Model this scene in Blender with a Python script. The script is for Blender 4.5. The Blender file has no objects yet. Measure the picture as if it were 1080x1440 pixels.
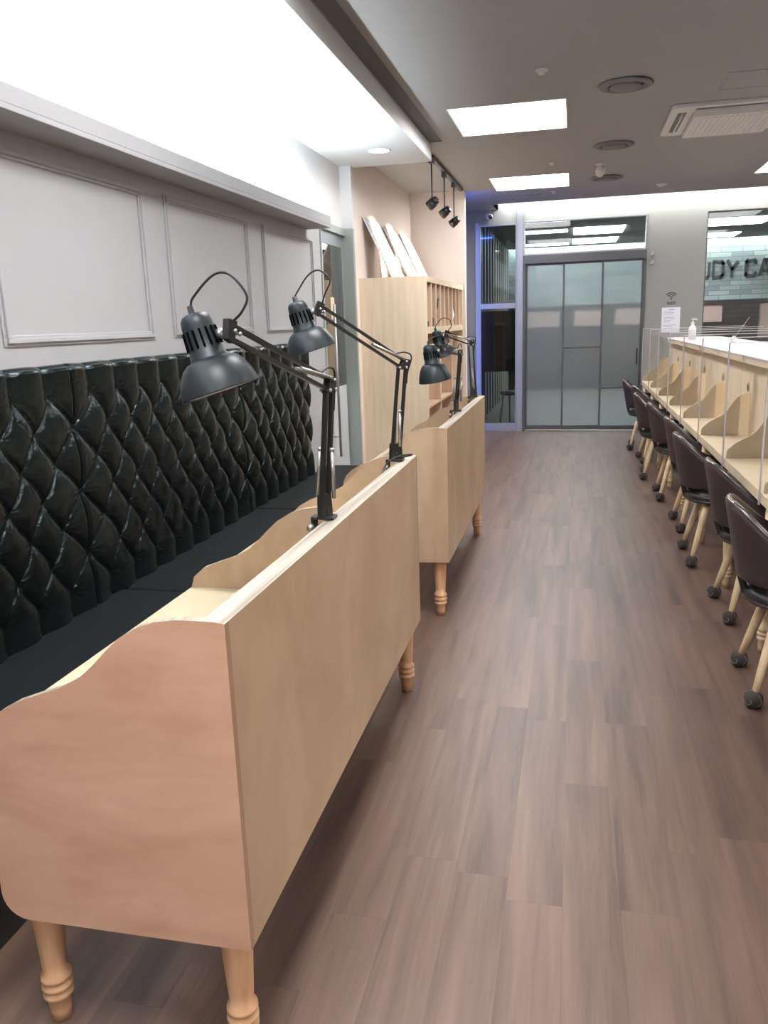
import bpy, bmesh, math, random
from mathutils import Vector, Matrix
random.seed(7)
PI = math.pi
S = bpy.context.scene
C = S.collection

# ------------------------------------------------------------------ camera
cam_d = bpy.data.cameras.new('camera'); cam = bpy.data.objects.new('camera', cam_d); C.objects.link(cam)
cam_d.sensor_fit = 'VERTICAL'; cam_d.sensor_height = 36.0; cam_d.sensor_width = 27.0
cam_d.lens = 1133.6 / 1440 * 36; cam_d.clip_start = 0.05; cam_d.clip_end = 100
yaw, pit, rol = .23325, .22926, .03408
F = Vector((-math.sin(yaw)*math.cos(pit), math.cos(yaw)*math.cos(pit), -math.sin(pit)))
Rt = Vector((math.cos(yaw), math.sin(yaw), 0)); Dn = F.cross(Rt)
rx = math.cos(rol)*Rt + math.sin(rol)*Dn; dy = -math.sin(rol)*Rt + math.cos(rol)*Dn
m = Matrix((rx, -dy, -F)).transposed().to_4x4(); m.translation = (0, 0, 1.55)
cam.matrix_world = m
S.camera = cam

# ------------------------------------------------------------------ world, exposure
w = bpy.data.worlds.new('world'); S.world = w; w.use_nodes = True
w.node_tree.nodes['Background'].inputs[0].default_value = (0.5, 0.55, 0.6, 1)
w.node_tree.nodes['Background'].inputs[1].default_value = 0.02
S.view_settings.view_transform = 'Standard'; S.view_settings.look = 'None'
S.view_settings.gamma = 1; S.view_settings.use_curve_mapping = False
S.view_settings.exposure = 0.18
try:
    S.cycles.use_denoising = True
    S.cycles.max_bounces = 10; S.cycles.diffuse_bounces = 5; S.cycles.glossy_bounces = 4
    S.cycles.transmission_bounces = 8; S.cycles.transparent_max_bounces = 24
    S.cycles.sample_clamp_indirect = 6.0
    S.cycles.caustics_reflective = False; S.cycles.caustics_refractive = False
except Exception:
    pass
PANEL_POWER = 27.0      # ceiling panels
COVE_POWER = 125.0       # LED strip on the ledge above the sofa
FAR_COVE_POWER = 44.0   # LED strip in the recess by the far wall
SPOT_POWER = 170.0       # three track spots
BLUE_POWER = 36.0
LOBBY_PANEL = 22.0
LOBBY_COVE = 60.0

# ------------------------------------------------------------------ materials
def new_mat(name):
    m = bpy.data.materials.new(name); m.use_nodes = True
    nt = m.node_tree; return m, nt, nt.nodes['Principled BSDF']
def plain(name, col, rough=.5, metal=0.0, spec=.5, noise=0.0, scale=40, bump=0.0):
    m, nt, p = new_mat(name)
    p.inputs['Roughness'].default_value = rough; p.inputs['Metallic'].default_value = metal
    p.inputs['Specular IOR Level'].default_value = spec
    tc = nt.nodes.new('ShaderNodeTexCoord'); n = nt.nodes.new('ShaderNodeTexNoise')
    n.inputs['Scale'].default_value = scale; n.inputs['Detail'].default_value = 3
    nt.links.new(tc.outputs['Object'], n.inputs['Vector'])
    mx = nt.nodes.new('ShaderNodeMix'); mx.data_type = 'RGBA'
    k = 1 - noise
    mx.inputs[6].default_value = (col[0]*k, col[1]*k, col[2]*k, 1); mx.inputs[7].default_value = (*[min(1, c*(1+noise)) for c in col], 1)
    nt.links.new(n.outputs['Fac'], mx.inputs[0]); nt.links.new(mx.outputs[2], p.inputs['Base Color'])
    if bump:
        b = nt.nodes.new('ShaderNodeBump'); b.inputs['Strength'].default_value = bump; b.inputs['Distance'].default_value = .002
        nt.links.new(n.outputs['Fac'], b.inputs['Height']); nt.links.new(b.outputs['Normal'], p.inputs['Normal'])
    return m
def wood(name, c1, c2, stretch=(3, 3, 14), rough=.45, ring=1.0, contrast=1.0):
    """veneer: long soft grain plus cloudy figure; 'stretch' is the noise scale per axis"""
    m, nt, p = new_mat(name)
    p.inputs['Roughness'].default_value = rough
    tc = nt.nodes.new('ShaderNodeTexCoord'); mp = nt.nodes.new('ShaderNodeMapping'); mp.inputs['Scale'].default_value = stretch
    nt.links.new(tc.outputs['Object'], mp.inputs['Vector'])
    n1 = nt.nodes.new('ShaderNodeTexNoise'); n1.inputs['Scale'].default_value = 1.6; n1.inputs['Detail'].default_value = 6; n1.inputs['Distortion'].default_value = ring
    n2 = nt.nodes.new('ShaderNodeTexNoise'); n2.inputs['Scale'].default_value = 9; n2.inputs['Detail'].default_value = 8; n2.inputs['Roughness'].default_value = .7
    nt.links.new(mp.outputs[0], n1.inputs['Vector']); nt.links.new(mp.outputs[0], n2.inputs['Vector'])
    ad = nt.nodes.new('ShaderNodeMath'); ad.operation = 'MULTIPLY_ADD'; ad.inputs[1].default_value = .35
    nt.links.new(n2.outputs['Fac'], ad.inputs[0]); nt.links.new(n1.outputs['Fac'], ad.inputs[2])
    cr = nt.nodes.new('ShaderNodeValToRGB'); cr.color_ramp.elements[0].position = .68-.2/contrast*.9; cr.color_ramp.elements[1].position = .68+.2/contrast*.9
    cr.color_ramp.elements[0].color = (*c1, 1); cr.color_ramp.elements[1].color = (*c2, 1)
    nt.links.new(ad.outputs[0], cr.inputs[0]); nt.links.new(cr.outputs[0], p.inputs['Base Color'])
    return m
def emis(name, col, strength):
    m = bpy.data.materials.new(name); m.use_nodes = True; nt = m.node_tree
    nt.nodes.remove(nt.nodes['Principled BSDF']); e = nt.nodes.new('ShaderNodeEmission')
    e.inputs[0].default_value = (*col, 1); e.inputs[1].default_value = strength
    nt.links.new(e.outputs[0], nt.nodes['Material Output'].inputs[0]); return m
def clear_glass(name, tint=(.92, .95, .95), refl=.08, rough=0.0):
    m = bpy.data.materials.new(name); m.use_nodes = True; nt = m.node_tree
    nt.nodes.remove(nt.nodes['Principled BSDF'])
    t = nt.nodes.new('ShaderNodeBsdfTransparent'); t.inputs[0].default_value = (*tint, 1)
    g = nt.nodes.new('ShaderNodeBsdfGlossy'); g.inputs['Roughness'].default_value = rough
    fr = nt.nodes.new('ShaderNodeFresnel'); fr.inputs[0].default_value = 1.45
    mu = nt.nodes.new('ShaderNodeMath'); mu.operation = 'MULTIPLY'; mu.inputs[1].default_value = refl/.04
    mu.use_clamp = True
    mx = nt.nodes.new('ShaderNodeMixShader'); nt.links.new(fr.outputs[0], mu.inputs[0]); nt.links.new(mu.outputs[0], mx.inputs[0])
    nt.links.new(t.outputs[0], mx.inputs[1]); nt.links.new(g.outputs[0], mx.inputs[2])
    nt.links.new(mx.outputs[0], nt.nodes['Material Output'].inputs[0]); return m

M = {}
M['wall_grey'] = plain('wall_grey', (.42, .42, .44), .7, noise=.03, scale=6)
M['wall_white'] = plain('wall_white', (.76, .77, .79), .7, noise=.02, scale=5)
M['wall_pink'] = plain('wall_pink', (.80, .71, .66), .75, noise=.03, scale=5)
M['wall_far'] = plain('wall_far', (.27, .265, .245), .75, noise=.03, scale=6)
M['ceiling'] = plain('ceiling', (.34, .33, .325), .8, noise=.04, scale=12)
M['slot_shade'] = plain('slot_shade', (.16, .15, .15), .8, noise=.05)
M['white_paint'] = plain('white_paint', (.78, .78, .78), .5, noise=.02)
M['white_plastic'] = plain('white_plastic', (.72, .71, .68), .4, noise=.02)
M['grey_plastic'] = plain('grey_plastic', (.16, .155, .15), .6, noise=.03)
M['alu'] = plain('alu', (.36, .37, .40), .35, .6, noise=.03)
M['alu_green'] = plain('alu_green', (.38, .42, .40), .4, .4, noise=.03)
M['door_frame'] = plain('door_frame', (.10, .10, .105), .4, .4, noise=.03)
M['birch'] = wood('birch', (.40, .27, .17), (.56, .41, .275), (2.2, 1.2, 1.2), contrast=.8)
M['birch_side'] = wood('birch_side', (.54, .30, .20), (.74, .46, .325), (1.0, 3, 3.2), contrast=.8)
M['birch_end'] = wood('birch_end', (.30, .17, .11), (.42, .26, .17), (30, 30, 1), contrast=.8)
M['birch_top'] = wood('birch_top', (.50, .43, .29), (.58, .51, .36), (2, 1, 2), contrast=.7)
M['ply_edge'] = wood('ply_edge', (.27, .225, .18), (.52, .47, .40), (60, 1.0, 60), ring=.2, contrast=1.3)
M['beech'] = wood('beech', (.60, .33, .18), (.74, .45, .27), (20, 20, 2), ring=.3)
M['pale_leg'] = wood('pale_leg', (.62, .46, .28), (.76, .60, .40), (20, 20, 2), ring=.3)
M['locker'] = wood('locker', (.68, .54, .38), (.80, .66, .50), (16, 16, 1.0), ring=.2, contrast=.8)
M['locker_shaded'] = wood('locker_shaded', (.46, .31, .22), (.58, .41, .30), (16, 16, 1.0), ring=.2)  # darker copy of the locker wood, cubby shade put into the colour
M['table_wood'] = wood('table_wood', (.72, .58, .40), (.84, .72, .54), (2, 2, 1.5), contrast=.8)
M['table_wood_lit'] = wood('table_wood_lit', (.86, .69, .47), (.90, .76, .55), (2, 2, 1.5), contrast=.8)  # table wood lightened for dividers whose faces get little light
M['marble'] = wood('marble', (.66, .60, .59), (.82, .78, .77), (3, 1.5, 3), rough=.3, ring=2.0)
M['black_metal'] = plain('black_metal', (.022, .021, .021), .4, .3, noise=.1)
M['steel'] = plain('steel', (.42, .41, .40), .38, .85, noise=.03)
M['shade'] = plain('shade', (.011, .017, .021), .42, .15, spec=.5, noise=.05)
M['shade_in'] = plain('shade_in', (.75, .72, .70), .5, noise=.02)
M['cable'] = plain('cable', (.006, .006, .006), .5, noise=.1)
M['slot_black'] = plain('slot_black', (.001, .001, .001), .9, spec=.05)
M['bulb'] = plain('bulb', (.8, .8, .78), .3, noise=.01)
M['felt'] = plain('felt', (.045, .032, .028), .9, noise=.2, scale=90, bump=.4)
M['felt_line'] = plain('felt_line', (.22, .20, .18), .8)
M['vinyl_brown'] = plain('vinyl_brown', (.040, .027, .028), .42, spec=.5, noise=.12, scale=150, bump=.15)
M['vinyl_black'] = plain('vinyl_black', (.018, .018, .019), .3, spec=.6, noise=.1, scale=80)
M['piping'] = plain('piping', (.045, .033, .034), .25, spec=.8)
M['seat_fabric'] = plain('seat_fabric', (.0045, .0065, .008), .6, spec=.25, noise=.15, scale=30)
M['paper'] = plain('paper', (.80, .80, .84), .7)
M['ink'] = plain('ink', (.06, .06, .06), .7)
M['ink_light'] = plain('ink_light', (.35, .36, .40), .7)
M['poster'] = wood('poster', (.62, .64, .70), (.90, .90, .90), (7, 2, 9), rough=.35, ring=1.5, contrast=1.6)
M['dark_wall'] = plain('dark_wall', (.035, .030, .030), .7, noise=.2, scale=9)
M['lobby_wall'] = plain('lobby_wall', (.24, .27, .27), .7, noise=.05)
M['lobby_floor'] = plain('lobby_floor', (.15, .135, .125), .5, noise=.1, scale=5)
M['slat'] = wood('slat', (.42, .40, .36), (.55, .52, .46), (16, 16, 1))
M['pink_panel'] = plain('pink_panel', (.62, .42, .36), .6, noise=.08)
M['glass'] = clear_glass('glass', (.84, .87, .88), .10)
M['glass_dark'] = clear_glass('glass_dark', (.50, .54, .55), .045)
M['acrylic'] = clear_glass('acrylic', (.985, .985, .988), .05)
M['acrylic_edge'] = plain('acrylic_edge', (.40, .38, .42), .3, noise=.02)
M['acrylic_edge_lit'] = plain('acrylic_edge_lit', (.70, .69, .70), .3, noise=.02)  # paler copy for the top edges, their brightness put into the colour
M['panel_light'] = emis('panel_light', (1.0, .98, .96), PANEL_POWER)
M['cove_light'] = emis('cove_light', (.86, .95, 1.0), COVE_POWER)
M['far_cove_light'] = emis('far_cove_light', (.97, 1.0, .98), FAR_COVE_POWER)
M['lobby_panel'] = emis('lobby_panel', (.92, .98, 1.0), LOBBY_PANEL)
M['lobby_cove'] = emis('lobby_cove', (.88, 1.0, .97), LOBBY_COVE)
M['down_light'] = emis('down_light', (1.0, .98, .93), 40)
M['blue_led'] = emis('blue_led', (.10, .22, 1.0), BLUE_POWER)
M['green_led'] = emis('green_led', (.05, .9, .5), 3)
M['spot_face'] = emis('spot_face', (1.0, .85, .65), 6)

def leather():
    m, nt, p = new_mat('tufted_leather')
    p.inputs['Base Color'].default_value = (.0045, .006, .006, 1); p.inputs['Roughness'].default_value = .21
    p.inputs['Specular IOR Level'].default_value = .36; p.inputs['Specular Tint'].default_value = (.70, .93, 1.0, 1)
    tc = nt.nodes.new('ShaderNodeTexCoord'); n = nt.nodes.new('ShaderNodeTexNoise'); n.inputs['Scale'].default_value = 26; n.inputs['Detail'].default_value = 5
    n.inputs['Distortion'].default_value = 1.2
    nt.links.new(tc.outputs['Object'], n.inputs['Vector'])
    b = nt.nodes.new('ShaderNodeBump'); b.inputs['Strength'].default_value = .35; b.inputs['Distance'].default_value = .006
    nt.links.new(n.outputs['Fac'], b.inputs['Height']); nt.links.new(b.outputs['Normal'], p.inputs['Normal'])
    return m
M['leather'] = leather()

def floor_mat():
    m, nt, p = new_mat('plank_floor'); N = nt.nodes.new; L = nt.links.new
    def math_(op, a, b=None, c=None):
        n = N('ShaderNodeMath'); n.operation = op
        for i, v in enumerate((a, b, c)):
            if v is None: continue
            if isinstance(v, (int, float)): n.inputs[i].default_value = v
            else: L(v, n.inputs[i])
        return n.outputs[0]
    tc = N('ShaderNodeTexCoord'); sp = N('ShaderNodeSeparateXYZ'); L(tc.outputs['Object'], sp.inputs[0])
    W, LN = .152, 1.05
    xs = math_('DIVIDE', sp.outputs[0], W); row = math_('FLOOR', xs); fx = math_('FRACT', xs)
    wn = N('ShaderNodeTexWhiteNoise'); wn.noise_dimensions = '1D'; L(row, wn.inputs['W'])
    ys = math_('ADD', math_('DIVIDE', sp.outputs[1], LN), wn.outputs['Value']); col = math_('FLOOR', ys); fy = math_('FRACT', ys)
    cb = N('ShaderNodeCombineXYZ'); L(row, cb.inputs[0]); L(col, cb.inputs[1])
    w2 = N('ShaderNodeTexWhiteNoise'); w2.noise_dimensions = '3D'; L(cb.outputs[0], w2.inputs['Vector'])
    # streaks, shifted per plank
    c2 = N('ShaderNodeCombineXYZ'); L(math_('MULTIPLY_ADD', sp.outputs[0], 1, math_('MULTIPLY', w2.outputs['Value'], 7)), c2.inputs[0]); L(sp.outputs[1], c2.inputs[1]); L(math_('MULTIPLY', w2.outputs['Value'], 3), c2.inputs[2])
    mp = N('ShaderNodeMapping'); mp.inputs['Scale'].default_value = (15, .9, 1); L(c2.outputs[0], mp.inputs[0])
    n1 = N('ShaderNodeTexNoise'); n1.inputs['Scale'].default_value = 1; n1.inputs['Detail'].default_value = 3; n1.inputs['Distortion'].default_value = .5; L(mp.outputs[0], n1.inputs['Vector'])
    mp2 = N('ShaderNodeMapping'); mp2.inputs['Scale'].default_value = (120, 5, 1); L(c2.outputs[0], mp2.inputs[0])
    n2 = N('ShaderNodeTexNoise'); n2.inputs['Scale'].default_value = 1; n2.inputs['Detail'].default_value = 5; n2.inputs['Distortion'].default_value = .8; L(mp2.outputs[0], n2.inputs['Vector'])
    v = math_('MULTIPLY_ADD', n2.outputs['Fac'], .30, math_('MULTIPLY_ADD', w2.outputs['Value'], .12, math_('MULTIPLY', n1.outputs['Fac'], 1.0)))
    cr = N('ShaderNodeValToRGB'); e = cr.color_ramp.elements
    e[0].position = .45; e[0].color = (.064, .037, .030, 1); e[1].position = 1.02; e[1].color = (.180, .108, .083, 1)
    a = e.new(.62); a.color = (.104, .061, .047, 1); a = e.new(.78); a.color = (.135, .081, .062, 1)
    L(v, cr.inputs[0])
    gx = math_('LESS_THAN', math_('MINIMUM', fx, math_('SUBTRACT', 1, fx)), .006)
    gy = math_('LESS_THAN', math_('MINIMUM', fy, math_('SUBTRACT', 1, fy)), .0012)
    gap = math_('MULTIPLY', math_('MAXIMUM', gx, gy), .22)
    mx = N('ShaderNodeMix'); mx.data_type = 'RGBA'; L(gap, mx.inputs[0]); L(cr.outputs[0], mx.inputs[6]); mx.inputs[7].default_value = (.04, .025, .02, 1)
    L(mx.outputs[2], p.inputs['Base Color'])
    p.inputs['Roughness'].default_value = .42; p.inputs['Specular IOR Level'].default_value = .55
    b = N('ShaderNodeBump'); b.inputs['Strength'].default_value = .12; b.inputs['Distance'].default_value = .001
    L(n2.outputs['Fac'], b.inputs['Height']); L(b.outputs['Normal'], p.inputs['Normal'])
    return m
M['floor'] = floor_mat()

def brick_mat(name, c1, c2, mortar):
    m, nt, p = new_mat(name); tc = nt.nodes.new('ShaderNodeTexCoord'); sp = nt.nodes.new('ShaderNodeSeparateXYZ'); cb = nt.nodes.new('ShaderNodeCombineXYZ')
    nt.links.new(tc.outputs['Object'], sp.inputs[0]); nt.links.new(sp.outputs[0], cb.inputs[0]); nt.links.new(sp.outputs[2], cb.inputs[1])
    b = nt.nodes.new('ShaderNodeTexBrick'); b.inputs['Scale'].default_value = 1.0; b.inputs['Brick Width'].default_value = .42; b.inputs['Row Height'].default_value = .095
    b.inputs['Mortar Size'].default_value = .008; b.inputs['Color1'].default_value = (*c1, 1); b.inputs['Color2'].default_value = (*c2, 1); b.inputs['Mortar'].default_value = (*mortar, 1)
    b.inputs['Bias'].default_value = -.25
    nt.links.new(cb.outputs[0], b.inputs['Vector']); nt.links.new(b.outputs['Color'], p.inputs['Base Color']); p.inputs['Roughness'].default_value = .8
    return m
M['brick_pale'] = brick_mat('brick_pale', (.40, .44, .42), (.20, .22, .22), (.20, .22, .22))
M['brick_brown'] = brick_mat('brick_brown', (.045, .032, .030), (.07, .05, .045), (.03, .02, .02))

def frosted():
    m = bpy.data.materials.new('frosted_glass'); m.use_nodes = True; nt = m.node_tree
    nt.nodes.remove(nt.nodes['Principled BSDF'])
    g = nt.nodes.new('ShaderNodeBsdfRefraction'); g.inputs['Roughness'].default_value = .33; g.inputs['IOR'].default_value = 1.02; g.inputs['Color'].default_value = (.80, .86, .87, 1)
    tl = nt.nodes.new('ShaderNodeBsdfTranslucent'); tl.inputs[0].default_value = (.50, .56, .57, 1)
    df = nt.nodes.new('ShaderNodeBsdfDiffuse'); df.inputs[0].default_value = (.22, .245, .25, 1)
    gl = nt.nodes.new('ShaderNodeBsdfGlossy'); gl.inputs['Roughness'].default_value = .33; gl.inputs['Color'].default_value = (.9, .95, .95, 1)
    m1 = nt.nodes.new('ShaderNodeMixShader'); m1.inputs[0].default_value = .10; nt.links.new(g.outputs[0], m1.inputs[1]); nt.links.new(tl.outputs[0], m1.inputs[2])
    m2 = nt.nodes.new('ShaderNodeMixShader'); m2.inputs[0].default_value = .20; nt.links.new(m1.outputs[0], m2.inputs[1]); nt.links.new(df.outputs[0], m2.inputs[2])
    m3 = nt.nodes.new('ShaderNodeMixShader'); m3.inputs[0].default_value = .13; nt.links.new(m2.outputs[0], m3.inputs[1]); nt.links.new(gl.outputs[0], m3.inputs[2])
    nt.links.new(m3.outputs[0], nt.nodes['Material Output'].inputs[0]); return m
M['frosted'] = frosted()
M['frost_film'] = plain('frost_film', (.60, .66, .70), .5)

# ------------------------------------------------------------------ mesh helpers
class MB:
    def __init__(s): s.v = []; s.f = []; s.mi = []; s.sm = []
    def add(s, vs, fs, mi=0, smooth=False):
        o = len(s.v); s.v += [Vector(v) for v in vs]
        for f in fs: s.f.append([o+i for i in f]); s.mi.append(mi); s.sm.append(smooth)
        return s
    def box(s, x0, x1, y0, y1, z0, z1, mi=0):
        v = [(x, y, z) for z in (z0, z1) for y in (y0, y1) for x in (x0, x1)]
        return s.add(v, [(0, 2, 3, 1), (4, 5, 7, 6), (0, 1, 5, 4), (2, 6, 7, 3), (0, 4, 6, 2), (1, 3, 7, 5)], mi)
    def obox(s, a, b, wdt, hgt, up=(0, 0, 1), mi=0):
        """bar from a to b with rectangular section"""
        a = Vector(a); b = Vector(b); d = (b-a).normalized(); u = Vector(up); r = d.cross(u)
        if r.length < 1e-4: r = d.cross(Vector((1, 0, 0)))
        r.normalize(); u = r.cross(d)
        v = [p + r*sx*wdt/2 + u*sz*hgt/2 for p in (a, b) for sx, sz in ((-1, -1), (1, -1), (1, 1), (-1, 1))]
        return s.add(v, [(0, 1, 2, 3), (7, 6, 5, 4), (0, 4, 5, 1), (1, 5, 6, 2), (2, 6, 7, 3), (3, 7, 4, 0)], mi)
    def tube(s, pts, r, n=8, mi=0, cap=True):
        pts = [Vector(p) for p in pts]; rs = r if isinstance(r, (list, tuple)) else [r]*len(pts)
        vs = []; prev = None
        for i, p in enumerate(pts):
            d = (pts[min(i+1, len(pts)-1)] - pts[max(i-1, 0)]).normalized()
            if prev is None:
                u = d.cross(Vector((0, 0, 1)));
                if u.length < 1e-3: u = d.cross(Vector((1, 0, 0)))
            else: u = prev - d*prev.dot(d)
            u.normalize(); prev = u; w_ = d.cross(u)
            for k in range(n): a = 2*PI*k/n; vs.append(p + (u*math.cos(a) + w_*math.sin(a))*rs[i])
        fs = [(i*n+k, i*n+(k+1) % n, (i+1)*n+(k+1) % n, (i+1)*n+k) for i in range(len(pts)-1) for k in range(n)]
        s.add(vs, fs, mi, True)
        if cap:
            o = len(s.v) - len(vs)
            s.f.append([o+k for k in range(n)][::-1]); s.mi.append(mi); s.sm.append(False)
            s.f.append([o+(len(pts)-1)*n+k for k in range(n)]); s.mi.append(mi); s.sm.append(False)
        return s
    def lathe(s, prof, org=(0, 0, 0), axis=(0, 0, 1), n=24, mi=0, smooth=True):
        """prof: list of (radius, height along axis)"""
        ax = Vector(axis).normalized(); u = ax.cross(Vector((0, 1, 0)))
        if u.length < 1e-3: u = ax.cross(Vector((1, 0, 0)))
        u.normalize(); w_ = ax.cross(u); org = Vector(org)
        vs = [org + ax*h + (u*math.cos(2*PI*k/n) + w_*math.sin(2*PI*k/n))*max(r, 1e-5) for r, h in prof for k in range(n)]
        fs = [(i*n+k, i*n+(k+1) % n, (i+1)*n+(k+1) % n, (i+1)*n+k) for i in range(len(prof)-1) for k in range(n)]
        return s.add(vs, fs, mi, smooth)
    def prism(s, poly, y0, y1, mi=0, edge_mi=None, axis='y'):
        """poly in (x, z) extruded along y  (axis 'y'); in (y, z) along x (axis 'x'); in (x, y) along z (axis 'z')"""
        def P(a, b, t): return (a, t, b) if axis == 'y' else ((t, a, b) if axis == 'x' else (a, b, t))
        n = len(poly); vs = [P(a, b, y0) for a, b in poly] + [P(a, b, y1) for a, b in poly]
        s.add(vs, [tuple(range(n)), tuple(range(2*n-1, n-1, -1))], mi)
        o = len(s.v)-2*n; e = mi if edge_mi is None else edge_mi
        for i in range(n): j = (i+1) % n; s.f.append([o+i, o+n+i, o+n+j, o+j]); s.mi.append(e); s.sm.append(False)
        return s
    def build(s, name, mats, parent=None, bevel=0.0, subd=0, fixn=True):
        me = bpy.data.meshes.new(name); off = parent_world(parent)
        me.from_pydata([v - off for v in s.v], [], s.f)
        for m_ in (mats if isinstance(mats, (list, tuple)) else [mats]): me.materials.append(M[m_] if isinstance(m_, str) else m_)
        for p, i, q in zip(me.polygons, s.mi, s.sm): p.material_index = i; p.use_smooth = q
        if fixn:
            bm = bmesh.new(); bm.from_mesh(me); bmesh.ops.recalc_face_normals(bm, faces=bm.faces); bm.to_mesh(me); bm.free()
        o = bpy.data.objects.new(name, me); C.objects.link(o)
        if parent: o.parent = parent
        if bevel:
            b = o.modifiers.new('bevel', 'BEVEL'); b.width = bevel; b.segments = 2; b.limit_method = 'ANGLE'; b.angle_limit = math.radians(40)
        if subd:
            b = o.modifiers.new('subd', 'SUBSURF'); b.levels = subd; b.render_levels = subd
        return o
def parent_world(p):
    v = Vector((0, 0, 0))
    while p: v += p.location; p = p.parent
    return v
def tag(o, label, cat, group=None):
    o['label'] = label; o['category'] = cat
    if group: o['group'] = group
    return o
def thing(name, loc, label, cat, group=None):
    o = bpy.data.objects.new(name, None); o.empty_display_size = .05; C.objects.link(o); o.location = loc
    return tag(o, label, cat, group)
def struct(o): o['kind'] = 'structure'; return o
def dup(root, loc, rotz, label, group=None):
    r = root.copy(); C.objects.link(r); r.location = loc; r.rotation_euler = (0, 0, rotz); r['label'] = label
    if group: r['group'] = group
    for ch in list(root.children):
        c = ch.copy(); C.objects.link(c); c.parent = r
        for g in ch.children:
            d = g.copy(); C.objects.link(d); d.parent = c
    return r
def bez(pts, n=8):
    """Catmull-Rom through points"""
    P = [Vector(p) for p in pts]; P = [P[0]*2-P[1]] + P + [P[-1]*2-P[-2]]; out = []
    for i in range(1, len(P)-2):
        for k in range(n):
            t = k/n; a, b, c, d = P[i-1:i+3]
            out.append(.5*((2*b) + (-a+c)*t + (2*a-5*b+4*c-d)*t*t + (-a+3*b-3*c+d)*t**3))
    out.append(P[-2]); return out

# ------------------------------------------------------------------ room shell
Y0, YF, XR, XS, XA = -4.0, 11.6, 4.5, -1.98, -1.88      # back, far wall, right, sofa wall, alcove wall
ZC = 3.0
def grid_slab(x0, x1, y0, y1, z0, z1, holes, mb, axis='z', mi=0):
    xs = sorted({x0, x1} | {v for h in holes for v in h[:2] if x0 < v < x1}); ys = sorted({y0, y1} | {v for h in holes for v in h[2:4] if y0 < v < y1})
    for a, b in zip(xs, xs[1:]):
        for c, d in zip(ys, ys[1:]):
            mx_, my_ = (a+b)/2, (c+d)/2
            if any(h[0] < mx_ < h[1] and h[2] < my_ < h[3] for h in holes): continue
            if axis == 'z': mb.box(a, b, c, d, z0, z1, mi)
            else: mb.box(a, b, z0, z1, c, d, mi)
    return mb
struct(MB().box(-2.3, XR+.1, Y0-.1, YF+.15, -.1, 0).build('floor', 'floor'))
PX = (-.905, -.075); PX2 = (1.85, 2.70)
PY = [(6.1, 6.99), (9.08, 9.95)]; PYH = [(.15, 1.04), (2.45, 3.34), (-2.8, -1.91)]
panels = [(*px, *py) for px in (PX, PX2) for py in PY + PYH]
slot = (-1.197, -1.09, Y0, 7.12)
grid_slab(-2.1, XR, Y0, YF, ZC, ZC+.06, panels + [slot, (-1.03, XR, 11.05, YF)], MB()).build('ceiling', 'ceiling')
struct(bpy.data.objects['ceiling'])
struct(MB().box(-2.2, XR+.1, Y0-.1, YF+.15, 3.24, 3.34).build('ceiling_deck', 'ceiling'))
struct(MB().box(-1.197, -1.09, Y0, 7.12, 3.008, 3.06).build('trim_1', 'slot_shade'))  # shallow band, painted dark for the shade inside the ceiling slot
# dropped soffit over the sofa wall with its white fascia
struct(MB().box(-2.0, -1.197, Y0, 7.213, 2.87, 2.995).build('ceiling_soffit', 'wall_white'))
# walls
struct(MB().box(-2.13, XS, Y0, 6.44, 0, 2.30).box(-2.13, XS, 6.44, 7.15, 2.30, 2.34).build('wall_left', ['wall_grey']))
struct(MB().box(-2.13, XS, Y0, 6.44, 2.301, 2.88).box(-2.13, XS, 6.44, 7.15, 2.341, 2.88).box(XS, XA, 7.10, 7.149, 2.361, 2.87).build('wall_left_upper', 'wall_white'))  # upper wall and step painted white to carry the blown-out LED glow
struct(MB().box(-2.13, XA, 7.15, 9.745, 0, 3.0).build('wall_alcove', 'wall_pink'))
struct(MB().box(-2.13, -1.246, 9.745, 9.845, 0, 3.0).build('wall_alcove_end', 'wall_pink'))
struct(MB().box(-2.3, XR+.1, Y0-.1, Y0, 0, 3.24).build('wall_back', 'wall_far'))
struct(MB().box(XR, XR+.1, Y0, YF+.15, 0, 3.24).build('wall_right', 'wall_far'))
far = MB(); grid_slab(-1.56, XR, 0, 3.24, YF, YF+.15, [(-1.29, -.775, .09, 2.81), (-.69, .915, 0, 2.83), (1.645, 3.9, .95, 2.815)], far, 'y')
struct(far.build('wall_far', 'wall_far'))
struct(MB().box(-1.66, -1.56, 9.845, YF+.15, 0, 3.24).build('wall_corridor', 'wall_far'))
# ledge with its LED trough above the sofa
struct(MB().box(XS, -1.79, Y0, 6.13, 2.262, 2.282).box(-1.81, -1.79, Y0, 6.13, 2.282, 2.345).box(XS, -1.79, 6.11, 6.13, 2.282, 2.300).build('trim_2', 'wall_grey', bevel=.002))
led = MB().box(-1.90, -1.86, Y0+.1, 6.10, 2.290, 2.302).build('led_strip', 'cove_light')
tag(led, 'bright white LED strip hidden in the ledge above the black sofa', 'light strip')
# recess by the far wall
led = MB().box(-.98, XR-.05, 11.42, 11.47, 3.095, 3.12).build('led_strip', 'far_cove_light')
tag(led, 'white LED strip in the ceiling recess above the sliding door', 'light strip')
struct(MB().box(-1.03, XR, 11.05, 11.07, 3.0, 3.24).box(-1.05, -1.03, 11.05, YF, 3.0, 3.24).build('trim_3', 'wall_white'))
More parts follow.
